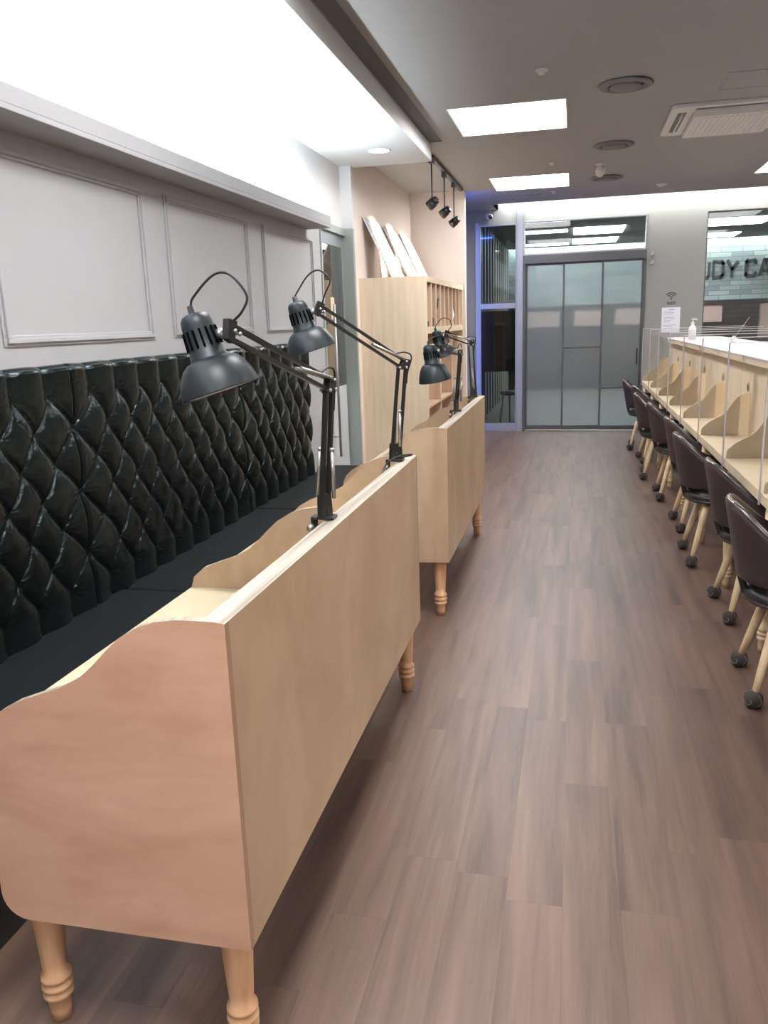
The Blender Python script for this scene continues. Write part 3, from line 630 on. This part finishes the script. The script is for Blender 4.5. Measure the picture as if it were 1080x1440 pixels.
def sofa_panel(ya, yb, parent):
    mb = MB(); fine = yb > 2; ny = int((yb-ya)/(.0055 if fine else .012)); top = ST; prof = []
    nz = 176 if fine else 80
    for j in range(nz+1): z_ = SB-.01 + (top-.03-SB+.01)*j/nz; prof.append((z_, 0, 1))
    for a in range(10, 91, 10): prof.append((top-.03+.03*math.sin(math.radians(a)), .03*(1-math.cos(math.radians(a))), math.cos(math.radians(a))*.4+.6))
    prof.append((top, .07, .25))
    vs = []
    for i in range(ny+1):
        y_ = ya + (yb-ya)*i/ny
        for z_, back_, k in prof:
            h = tuft(y_, z_, ya, yb)*k
            bulge = .040*h
            vs.append((SX-.04 - back_ + bulge, y_, z_ + (.012*h-.012 if back_ > 0 else 0)))
    m_ = len(prof); fs = [(i*m_+j, (i+1)*m_+j, (i+1)*m_+j+1, i*m_+j+1) for i in range(ny) for j in range(m_-1)]
    mb.add(vs, fs, 0, True)
    return mb.build('back_cushion', 'leather', parent, fixn=False)
sofa = thing('tufted_sofa', (-1.6, 2.6, 0), 'long black button tufted leather sofa bench along the grey panelled wall', 'sofa')
for a, b in zip(seams, seams[1:]): sofa_panel(a, b, sofa)
MB().box(XS+.001, SX-.045, seams[0], 5.80, 0, ST-.02).build('back_frame', 'vinyl_black', sofa)
for a, b in ((-.5, 1.5), (1.5, 3.05), (3.05, 4.62), (4.62, 6.2)):
    MB().box(SX-.035, -1.36, a+.003, b-.003, .34, .45).build('seat_cushion', 'seat_fabric', sofa, bevel=.018)
MB().box(SX-.04, -1.42, -.5, 6.19, 0, .34).build('base', 'vinyl_black', sofa)

# ------------------------------------------------------------------ study desks on the left
PROF = [(-0.6163, 1.0204), (-0.6356, 1.0232), (-0.6818, 1.0242), (-0.7184, 1.0232), (-0.7627, 1.0165), (-0.8012, 1.0021), (-0.8417, 0.978), (-0.8715, 0.951), (-0.9033, 0.9192), (-0.938, 0.8894), (-0.9813, 0.8663), (-1.0352, 0.847), (-1.0863, 0.8278), (-1.1296, 0.8037), (-1.1604, 0.7748), (-1.1768, 0.7411)]
LEGP = [(.030, .74), (.035, .70), (.037, .60), (.0375, .45), (.0365, .33), (.033, .25), (.028, .16), (.0265, .128), (.034, .120), (.0345, .112), (.029, .106), (.029, .103), (.035, .097), (.035, .089), (.029, .083), (.029, .080), (.034, .075), (.034, .067), (.027, .061), (.025, .03), (.022, .0), (0, 0)]
def turned_leg(x, y, mat, parent, s=1.0, top=.73):
    p = [(r*s, min(z, top)) for r, z in LEGP]; return MB().lathe([(0, top)] + p, (x, y, 0), n=24).build('leg', mat, parent)
FX = -.6173         # aisle face of the desks
def side_poly():
    p = [(FX, .310), (FX, PROF[0][1])] + [(x, z) for x, z in PROF[1:]]
    p += [(-1.186, .635), (-1.194, .46), (-1.197, .375)]
    for a in range(0, 91, 15): p.append((-1.137 - .06*math.cos(math.radians(a)), .365 - .06*math.sin(math.radians(a))))
    return p
def study_desk(y0, y1, div, label, reddish, group):
    t = thing('study_desk', (-.90, (y0+y1)/2, 0), label, 'desk', group)
    # three ply boards side by side, rim shows the layers
    pp = MB(); zt = PROF[0][1]; a_, b_ = y0+.0185, y1-.0185
    for x0, x1, dz, z0 in ((FX-.018, FX, 0, .310), (FX-.0365, FX-.0185, .0015, .52), (FX-.055, FX-.037, .003, .52)):
        pp.box(x0, x1, a_, b_, z0, zt-dz-.0006)
        pp.box(x0+.0002, x1-.0002, a_+.0002, b_-.0002, zt-dz-.0006, zt-dz, 1)
    pp.build('privacy_panel', ['birch', 'ply_edge'], t)
    MB().box(-1.134, FX-.0555, a_, b_, .758, .780).build('tabletop', 'birch_top', t, bevel=.002)
    for k, (a, b) in enumerate(((y0, y0+.018), (y1-.018, y1))):
        face = 'birch_side' if (reddish and k == 0) else 'birch'
        s_ = MB().prism(side_poly(), a, b, 0, 1); s_.mi[2] = 2
        s_ = s_.build('side_panel', [face, 'ply_edge', 'birch_end'], t)
        if reddish and k == 0: s_['label'] = 'reddish plywood side panel with a wavy top edge'
    MB().prism([(FX-.056, .78), (FX-.056, 1.037)] + [(x, z+.016) for x, z in PROF[2:13]] + [(-1.122, .813), (-1.132, .78)], div-.009, div+.009, 0, 1).build('divider', ['birch', 'ply_edge'], t)
    for x in (FX-.058, -1.135):
        for y in (y0+.055, y1-.050): turned_leg(x, y, 'beech', t, 1.0, .758)
    return t
study_desk(1.295, 3.212, 2.178, 'nearest birch plywood desk, two seats wide, with reddish wavy side panel, before the sofa', True, 'birch study desks along the sofa')
study_desk(4.045, 5.865, 4.96, 'second birch plywood study desk, farther down the sofa near the locker', False, 'birch study desks along the sofa')

# ------------------------------------------------------------------ desk lamps
def desk_lamp(base, elbow, joint, top, opening, cable, label, group, r=.092, plug=None):
    base, elbow, joint, top, opening = map(Vector, (base, elbow, joint, top, opening))
    t = thing('desk_lamp', base, label, 'desk lamp', group)
    c = MB().box(base.x-.028, base.x+.03, base.y-.022, base.y+.022, base.z-.0, base.z+.008)
    c.box(base.x-.038, base.x-.028, base.y-.02, base.y+.02, base.z-.055, base.z+.008).box(base.x-.05, base.x-.0, base.y-.012, base.y+.012, base.z-.058, base.z-.05)
    c.lathe([(0, .0), (.011, .0), (.011, .035), (0, .035)], base, n=14)
    c.build('clamp', 'black_metal', t, bevel=.002)
    MB().lathe([(0, 0), (.009, 0), (.009, .02), (0, .022)], (base.x-.034, base.y-.022, base.z-.02), (0, -1, 0), n=12).build('clamp_knob', 'steel', t)
    b0 = base + Vector((0, 0, .03))
    # lower arm: two parallel pairs of bars
    d = (joint-elbow); d.z = 0; d.normalize()           # plane of the arms
    side = Vector((-d.y, d.x, 0))
    la = (elbow-b0).normalized(); off = d*.016
    MB().obox(b0-off-la*.0, elbow-off, .012, .011, up=d).obox(b0+off, elbow+off*.9, .012, .011, up=d).build('lower_arm', 'black_metal', t)
    br = MB()
    br.prism([(-.026, -.012), (.026, -.012), (.022, .05), (-.022, .05)], -.009, .009)
    for i in range(len(br.v)): v = br.v[i]; br.v[i] = b0 + d*v.x + side*v.y + Vector((0, 0, v.z-.01))
    br.build('base_bracket', 'black_metal', t)
    sp = MB()
    for s_ in (-1, 1):
        a = b0 + side*s_*.027 - d*.004 + la*.03; b = b0 + side*s_*.020 + d*.004 + la*.165
        sp.tube([a, b], .0058, 10); sp.lathe([(0, 0), (.007, 0), (.007, .008), (0, .008)], b, la, n=10)
    sp.build('spring', 'steel', t)
    # elbow bracket
    ua = (joint-elbow).normalized(); up = side.cross(ua); up = up if up.z > 0 else -up
    eb = MB()
    for s_ in (-1, 1):
        q = side*s_*.008
        eb.add([p+q for p in (elbow-d*.020-Vector((0, 0, .008)), elbow+d*.020-Vector((0, 0, .008)), elbow+up*.030+ua*.016, elbow+up*.034-d*.014)] + [p+q*1.3 for p in (elbow-d*.020-Vector((0, 0, .008)), elbow+d*.020-Vector((0, 0, .008)), elbow+up*.030+ua*.016, elbow+up*.034-d*.014)],
               [(0, 1, 2, 3), (7, 6, 5, 4), (0, 4, 5, 1), (1, 5, 6, 2), (2, 6, 7, 3), (3, 7, 4, 0)])
    eb.build('elbow_joint', 'black_metal', t)
    for p in (elbow-d*.014, elbow+d*.014, elbow+up*.027, joint, joint-up*.0+ua*(-.018)):
        MB().lathe([(0, 0), (.005, 0), (.005, .004), (0, .005)], p - side*.013, -side, n=10).lathe([(0, 0), (.005, 0), (.005, .004), (0, .005)], p + side*.013, side, n=10).lathe([(.002, 0), (.002, .026)], p - side*.013, side, n=6).build('screw', 'steel', t)
    MB().obox(elbow+up*.027, joint+up*.014, .012, .010, up=up).obox(elbow-up*.002, joint-up*.016, .012, .010, up=up).build('upper_arm', 'black_metal', t)
    sp = MB()
    for s_ in (-1, 1): sp.tube([elbow + up*.030 + side*s_*.010 + ua*.01, elbow + up*.008 + side*s_*.008 + ua*.15], .0048, 10)
    sp.build('spring', 'steel', t)
    # head bracket
    hb = MB(); ax = (opening-top).normalized()
    cap_c = top + ax*.055
    hb.add([p + side*k for k in (-.009, .009) for p in (joint-up*.024+ua*(-.012), joint+up*.026+ua*(-.008), joint+up*.022+ua*.020, joint-up*.022+ua*.012)], [(0, 1, 2, 3), (7, 6, 5, 4), (0, 4, 5, 1), (1, 5, 6, 2), (2, 6, 7, 3), (3, 7, 4, 0)])
    hb.build('head_bracket', 'black_metal', t)
    MB().tube([joint-up*.012, joint.lerp(cap_c, .5), cap_c], [.006, .0065, .006]).lathe([(0, 0), (.011, 0), (.011, .014), (0, .014)], joint.lerp(cap_c, .25), (cap_c-joint), n=12).build('swivel', 'steel', t)
    L_ = (opening-top).length
    k = r/.092
    # vented cap (cylinder with rounded crown)
    neck = .105
    cp = MB().lathe([(0, 0), (.016, .0), (.028*k, .004), (.0345*k, .013), (.037*k, .026), (.0385*k, .05), (.0415*k, neck-.006), (.0435*k, neck-.004), (.0435*k, neck+.004)], top, ax, n=32)
    cp.build('lamp_cap', 'shade', t)
    u = ax.cross(Vector((0, 0, 1)));
    if u.length < .05: u = ax.cross(Vector((1, 0, 0)))
    u.normalize(); w_ = ax.cross(u)
    sl = MB()
    for i in range(16):
        a = 2*PI*i/16; rad = u*math.cos(a)+w_*math.sin(a)
        sl.obox(top+ax*.038+rad*(.0382*k+.0010), top+ax*.080+rad*(.0408*k+.0010), .0052, .0020, up=rad)
    sl.build('vent_slot', 'slot_black', t)
    s0 = neck; s1 = L_
    prof = [(.043, 0), (.054, .04), (.066, .16), (.0755, .34), (.083, .54), (.0885, .76), (.0915, .94), (.0925, 1.0)]
    outer = [(a*k*1.0, s0+b*(s1-s0)) for a, b in prof]
    MB().lathe(outer, top, ax, n=48).lathe([(r*1.012, s1), (r*1.018, s1+.002), (r*1.0, s1+.003)], top, ax, n=48).build('lamp_shade', 'shade', t, fixn=False)
    MB().lathe([(max(a-.0022, .01), b) for a, b in outer], top, ax, n=48).lathe([(0, s0-.001), (.043*k, s0)], top, ax, n=32).build('shade_lining', 'shade_in', t, fixn=False)
    MB().lathe([(.014, 0), (.016, .02), (.028, .05), (.028, .062), (.018, .078), (0, .083)], top+ax*(s0-.012), ax, n=20).build('bulb', 'bulb', t)
    MB().lathe([(0, -.018), (.008, -.018), (.010, 0), (.013, .002)], top, ax, n=14).tube(bez([top-ax*.015] + [Vector(p) for p in cable] + [joint+up*.02], 8), .0030, 8).build('cable', 'cable', t)
    MB().tube(bez([elbow+up*.03+ua*.05, elbow+up*.055+ua*.02, elbow+up*.055-ua*.012, elbow-ua*.03, elbow-ua*.022-Vector((0, 0, .05))]), .003, 8).build('cable', 'cable', t)
    if plug: 
        MB().tube(bez(plug), .0032, 8).build('plug_cord', 'cable', t)
    return t
GLM = 'black clamp lamps on the birch desks'
L1 = desk_lamp((-0.674, 2.1186, 1.0204), (-0.6433, 2.109, 1.3815), (-0.7531, 1.7334, 1.5452), (-0.8397, 1.7334, 1.5866), (-0.7877, 1.736, 1.4133), [(-0.8359, 1.7334, 1.6222), (-0.7848, 1.7334, 1.6675), (-0.7444, 1.7334, 1.6675), (-0.7078, 1.7334, 1.6222), (-0.7203, 1.7334, 1.5885)],
    'largest black clamp lamp, nearest, on the first desk beside the divider', GLM)
L2 = desk_lamp((-0.676, 3.0816, 1.0204), (-0.6423, 3.0816, 1.3844), (-0.9052, 2.8986, 1.6097), (-0.99, 2.889, 1.6396), (-0.9437, 2.905, 1.4653), [(-0.9803, 2.889, 1.6752), (-0.9389, 2.889, 1.7282), (-0.8956, 2.889, 1.7445), (-0.8571, 2.889, 1.7089), (-0.8783, 2.889, 1.6607)],
    'black clamp lamp at the far end of the first desk, its head over the sofa', GLM, plug=[(-0.651, 3.096, 1.0319), (-0.6163, 3.1201, 1.0396), (-0.6356, 3.0431, 1.0492), (-0.6741, 3.0046, 1.0396), (-0.6934, 2.9371, 1.0107), (-0.6857, 2.8216, 0.9241)])
L3 = desk_lamp((-0.684, 4.8632, 1.0204), (-0.6587, 4.8728, 1.3593), (-0.7174, 4.5646, 1.3978), (-0.7858, 4.5261, 1.4296), (-0.7569, 4.545, 1.2303), [(-0.7752, 4.5261, 1.4585), (-0.7319, 4.5454, 1.4749), (-0.6837, 4.5646, 1.4537), (-0.6934, 4.5646, 1.42)],
    'black clamp lamp at the middle of the second desk, lower one of the far pair', GLM, plug=[(-0.651, 4.8439, 1.03), (-0.6837, 4.8054, 1.0204), (-0.6857, 4.7476, 0.9433)])
L4 = desk_lamp((-0.690, 5.790, 1.0204), (-0.7078, 5.7973, 1.3863), (-0.8715, 5.7587, 1.4653), (-0.9486, 5.7587, 1.4903), (-0.8956, 5.775, 1.3141), [(-0.9437, 5.7587, 1.5307), (-0.9004, 5.7587, 1.5741), (-0.8523, 5.7587, 1.5644), (-0.8378, 5.7587, 1.5211), (-0.8571, 5.7587, 1.4922)],
    'farthest black clamp lamp, at the door end of the second desk', GLM)
# desk socket with plug on the first desk
t = thing('power_socket', (-.672, 2.79, .92), 'round black power socket on the inner face of the first desk panel', 'socket')
MB().lathe([(0, 0), (.030, 0), (.032, .008), (.022, .014), (0, .012)], (-.6725, 2.79, .929), (-1, 0, 0), n=24).build('plate', 'black_metal', t)
MB().lathe([(0, .012), (.010, .012), (.010, .030), (0, .030)], (-.6725, 2.79, .929), (-1, 0, 0), n=14).build('plug', 'steel', t)

# ------------------------------------------------------------------ long table on the right
TX0, TX1, TBX = .84, 1.14, 1.145
TY0, TY1 = 1.0, 10.62
SCR = [3.83+.955*k for k in range(-2, 7)]
t = thing('long_table', (1.4, 5.8, 0), 'long pale wooden study table with curved dividers and a raised centre counter', 'table')
MB().box(TX0, TBX, TY0, TY1, .70, .75).build('tabletop', 'table_wood', t, bevel=.003)
MB().box(1.62, 1.97, TY0, TY1, .70, .75).build('tabletop', 'table_wood', t, bevel=.003)
MB().box(TBX, TBX+.02, TY0, TY1, .62, 1.225).box(1.60, 1.62, TY0, TY1, .62, 1.225).build('back_panel', 'table_wood', t)
def round_counter(x0, x1, y0, y1, z0, z1, mat, name):
    r = .22; poly = [(x0, y0), (x1, y0)]
    for cx, cy, a0 in ((x1-r, y1-r, 0), (x0+r, y1-r, 90)):
        for k in range(9): a = math.radians(a0+90*k/8); poly.append((cx+r*math.cos(a), cy+r*math.sin(a)))
    return MB().prism(poly, z0, z1, axis='z').build(name, mat, t, bevel=.002)
round_counter(1.085, 1.68, TY0, 10.5, 1.225, 1.262, 'table_wood', 'counter_band')
round_counter(1.080, 1.685, TY0, 10.505, 1.2625, 1.275, 'marble', 'counter_top')
DV = [(TX0+.008, .75), (TX0+.010, .790), (.855, .80), (.895, .838), (.93, .858), (.965, .875), (1.00, .905), (1.025, .945), (1.05, .985), (1.075, 1.010), (1.105, 1.027), (1.144, 1.035), (1.144, .75)]
for yy in SCR + [TY1-.03]:
    MB().prism(DV, yy+.008, yy+.026, 0, 1).build('divider', ['table_wood_lit', 'table_wood_lit'], t)
    turned_leg(.885, yy-.02, 'pale_leg', t, .85, .70)
    turned_leg(1.92, yy-.02, 'pale_leg', t, .85, .70)
for k, yy in enumerate(SCR):
    MB().lathe([(0, -.012), (.02, -.012), (.02, .0), (.034, .0), (.036, .004), (.026, .006)], (TBX, yy+.10, 1.055), (-1, 0, 0), n=20).lathe([(0, .002), (.018, .002)], (TBX, yy+.10, 1.055), (-1, 0, 0), n=12, mi=1).build('socket', ['birch', 'cable'], t)
# acrylic screens, one per seat boundary
sl = ['nearest', 'second nearest', 'third from the near end', 'fourth from the near end', 'fifth from the near end', 'sixth from the near end', 'seventh from the near end', 'farthest, by the rounded counter end']
vis = [y for y in SCR if y > 3.0] + [TY1-.06]
for k, yy in enumerate([SCR[0], SCR[1]] + vis):
    poly = [(TX0-.014, .70), (TX0-.006, .70), (TX0-.006, .752), (1.078, .752), (1.078, 1.2765), (1.988, 1.2765), (1.988, 1.385), (TX0-.014, 1.385)]
    lab = ('clear acrylic seat screen on the long table, %s' % sl[k-2]) if k >= 2 else 'clear acrylic seat screen on the long table before the picture edge'
    t = thing('acrylic_screen', (TX0, yy, .70), lab, 'screen', 'clear acrylic screens across the long table')
    MB().prism(poly, yy-.003, yy+.003, 0, 0).build('sheet', 'acrylic', t)
    MB().box(TX0-.0165, TX0-.0142, yy-.0032, yy+.0032, .70, 1.385).box(TX0-.0142, TX0-.009, yy-.0045, yy-.0032, .70, 1.385).build('edge_glow', 'acrylic_edge', t)  # opaque strip paints the edge glow of the clear sheet
    MB().box(TX0-.0142, 1.988, yy-.0045, yy+.0045, 1.3855, 1.389).build('edge_glow', 'acrylic_edge_lit', t)
# things on the counter
by = 9.35; bx = 1.235
t = thing('pump_bottle', (bx, by, 1.275), 'white pump bottle of hand sanitizer on the marble counter', 'bottle')
MB().lathe([(0, 0), (.034, 0), (.038, .006), (.038, .115), (.032, .135), (.016, .150), (.014, .158), (0, .158)], (bx, by, 1.275), n=28).build('body', 'white_paint', t)
MB().lathe([(0, .158), (.017, .158), (.017, .178), (.008, .182), (.006, .205), (.018, .207), (.018, .218), (0, .220)], (bx, by, 1.275), n=20).tube([(bx, by, 1.275+.213), (bx+.03, by, 1.275+.214), (bx+.045, by, 1.275+.205)], .005).build('pump', 'white_plastic', t)
MB().lathe([(.0385, .03), (.0386, .09)], (bx, by, 1.275), n=28).build('paper_label', 'paper', t)
t = thing('reed_diffuser', (1.45, 8.2, 1.275), 'small clear jar with one thin reed leaning out on the counter', 'reed diffuser')
MB().lathe([(0, 0), (.028, 0), (.03, .004), (.03, .04), (.014, .05), (.014, .06), (.012, .06), (.012, .05)], (1.45, 8.2, 1.275), n=20).build('jar', 'white_plastic', t)
MB().tube([(1.445, 8.2, 1.30), (1.575, 8.2, 1.50)], .0016, 6).build('reed', 'pale_leg', t)

# ------------------------------------------------------------------ chairs
def make_chair(loc, label, group):
    t = thing('tub_chair', (0, 0, 0), label, 'chair', group)
    # seat
    seatp = [(0, .385), (.17, .385), (.20, .392), (.212, .41), (.213, .43), (.205, .447), (.18, .458), (.10, .464), (0, .466)]
    MB().lathe(seatp, (-.005, 0, 0), n=36).build('seat', 'vinyl_black', t)
    MB().lathe([(.2135, .405), (.217, .409), (.2135, .413)], (-.005, 0, 0), n=36).build('seat_piping', 'piping', t)
    # curved shell
    NA, NZ = 40, 10; A = math.radians(118)
    def top(a):
        q = abs(a)/A; s_ = min(1, max(0, (q-.12)/.62)); s_ = s_*s_*(3-2*s_); return .80 - .185*s_ - .03*max(0, (q-.75)/.25)**2
    def bot(a):
        q = abs(a)/A; s_ = max(0, (q-.35)/.65); return .495 + .055*s_**2
    def P(a, k, inner):
        zt, zb = top(a), bot(a); z_ = zb+(zt-zb)*k
        lean = .055*(z_-.5)/.3; R_ = .235 + lean - (.026 if inner else 0); q = abs(a)/A
        x_ = -math.cos(a)*R_*1.05; y_ = math.sin(a)*(R_+.005)
        if q > .76: x_ += (q-.76)*.22
        return (x_, y_, z_)
    vs = []; fs = []; ring = []
    for i in range(NA+1):
        a = -A + 2*A*i/NA; loop = [P(a, k/NZ, False) for k in range(NZ+1)]
        zt = top(a)
        o_ = P(a, 1, False); n_ = P(a, 1, True); loop.append(((o_[0]+n_[0])/2, (o_[1]+n_[1])/2, zt+.010))
        loop += [P(a, k/NZ, True) for k in range(NZ, -1, -1)]
        o_ = P(a, 0, False); n_ = P(a, 0, True); loop.append(((o_[0]+n_[0])/2, (o_[1]+n_[1])/2, bot(a)-.010))
        ring.append(len(loop)); vs += loop
    m_ = ring[0]
    for i in range(NA):
        for j in range(m_): fs.append((i*m_+j, i*m_+(j+1) % m_, (i+1)*m_+(j+1) % m_, (i+1)*m_+j))
    mb = MB().add(vs, fs, 0, True)
    mb.add([vs[j] for j in range(m_)], [tuple(range(m_))[::-1]]); mb.add([vs[NA*m_+j] for j in range(m_)], [tuple(range(m_))])
    mb.build('backrest', 'vinyl_brown', t)
    pp = []
    for i in range(NA+1):
        a = -A*.99 + 2*A*.99*i/NA; o_ = P(a, 1, False); n_ = P(a, 1, True); pp.append(((o_[0]+n_[0])/2, (o_[1]+n_[1])/2, o_[2]+.004))
    MB().tube(pp, .0135, 10).build('piping', 'piping', t)
    # strut that joins shell and seat
    MB().tube([(-.10, 0, .40), (-.21, 0, .43), (-.240, 0, .52)], [.02, .018, .012], 8).build('back_bracket', 'black_metal', t)
    for sx, tx in ((-1, -.11), (1, .13)):
        for sy in (-1, 1):
            fx_, fy_ = (-.18, .205*sy) if sx < 0 else (.20, .19*sy)
            a = Vector((tx+.02, .115*sy, .40)); b = Vector((fx_, fy_, .03))
            l_ = MB().tube([a, a.lerp(b, .3), a.lerp(b, .7), b], [.019, .0215, .018, .0135], 14).build('leg', 'pale_leg', t)
            f_ = MB().lathe([(0, -.035), (.018, -.034), (.030, -.025), (.037, -.008), (.038, .006), (.034, .020), (.024, .031), (.0, .036)], (b.x, b.y, .035), n=20).build('felt_ball', 'felt', l_)
            MB().tube(bez([Vector((b.x, b.y, .034)) + .0382*Vector(q).normalized() for q in ((-.6, -.6, .6), (-.35, -1, .1), (-.6, -.8, -.35), (-.9, -.3, -.1), (-.8, .2, .5), (-.2, .1, 1), (.4, -.6, .7), (.7, -.7, .1), (.4, -.9, -.5))], 4), .0016, 5).build('felt_seam', 'felt_line', l_)
    t.location = loc
    return t
def place(mids):
    labs = ['dark brown tub chair cut by the right edge, nearest of the row', 'dark brown tub chair, second nearest of the row at the long table', 'dark brown tub chair, third nearest of the row', 'dark brown tub chair, fourth nearest of the row',
            'dark brown tub chair, fifth nearest of the row', 'dark brown tub chair, sixth nearest of the row', 'dark brown tub chair, second from the sliding door end', 'farthest dark brown tub chair, next to the sliding door']
    first = None; G = 'brown tub chairs along the long table'
    for k, (x_, y_, rz) in enumerate(mids):
        if first is None: first = make_chair((x_, y_, 0), labs[k], G); first.rotation_euler = (0, 0, rz)
        else: dup(first, (x_, y_, 0), rz, labs[k], G)
place([(.92, 3.42, -.05), (.975, 4.37, .03), (.925, 5.36, .0), (.96, 6.22, .02), (.925, 7.27, -.02), (.875, 8.2, -.08), (.92, 9.12, .05), (.87, 10.02, -.1)])
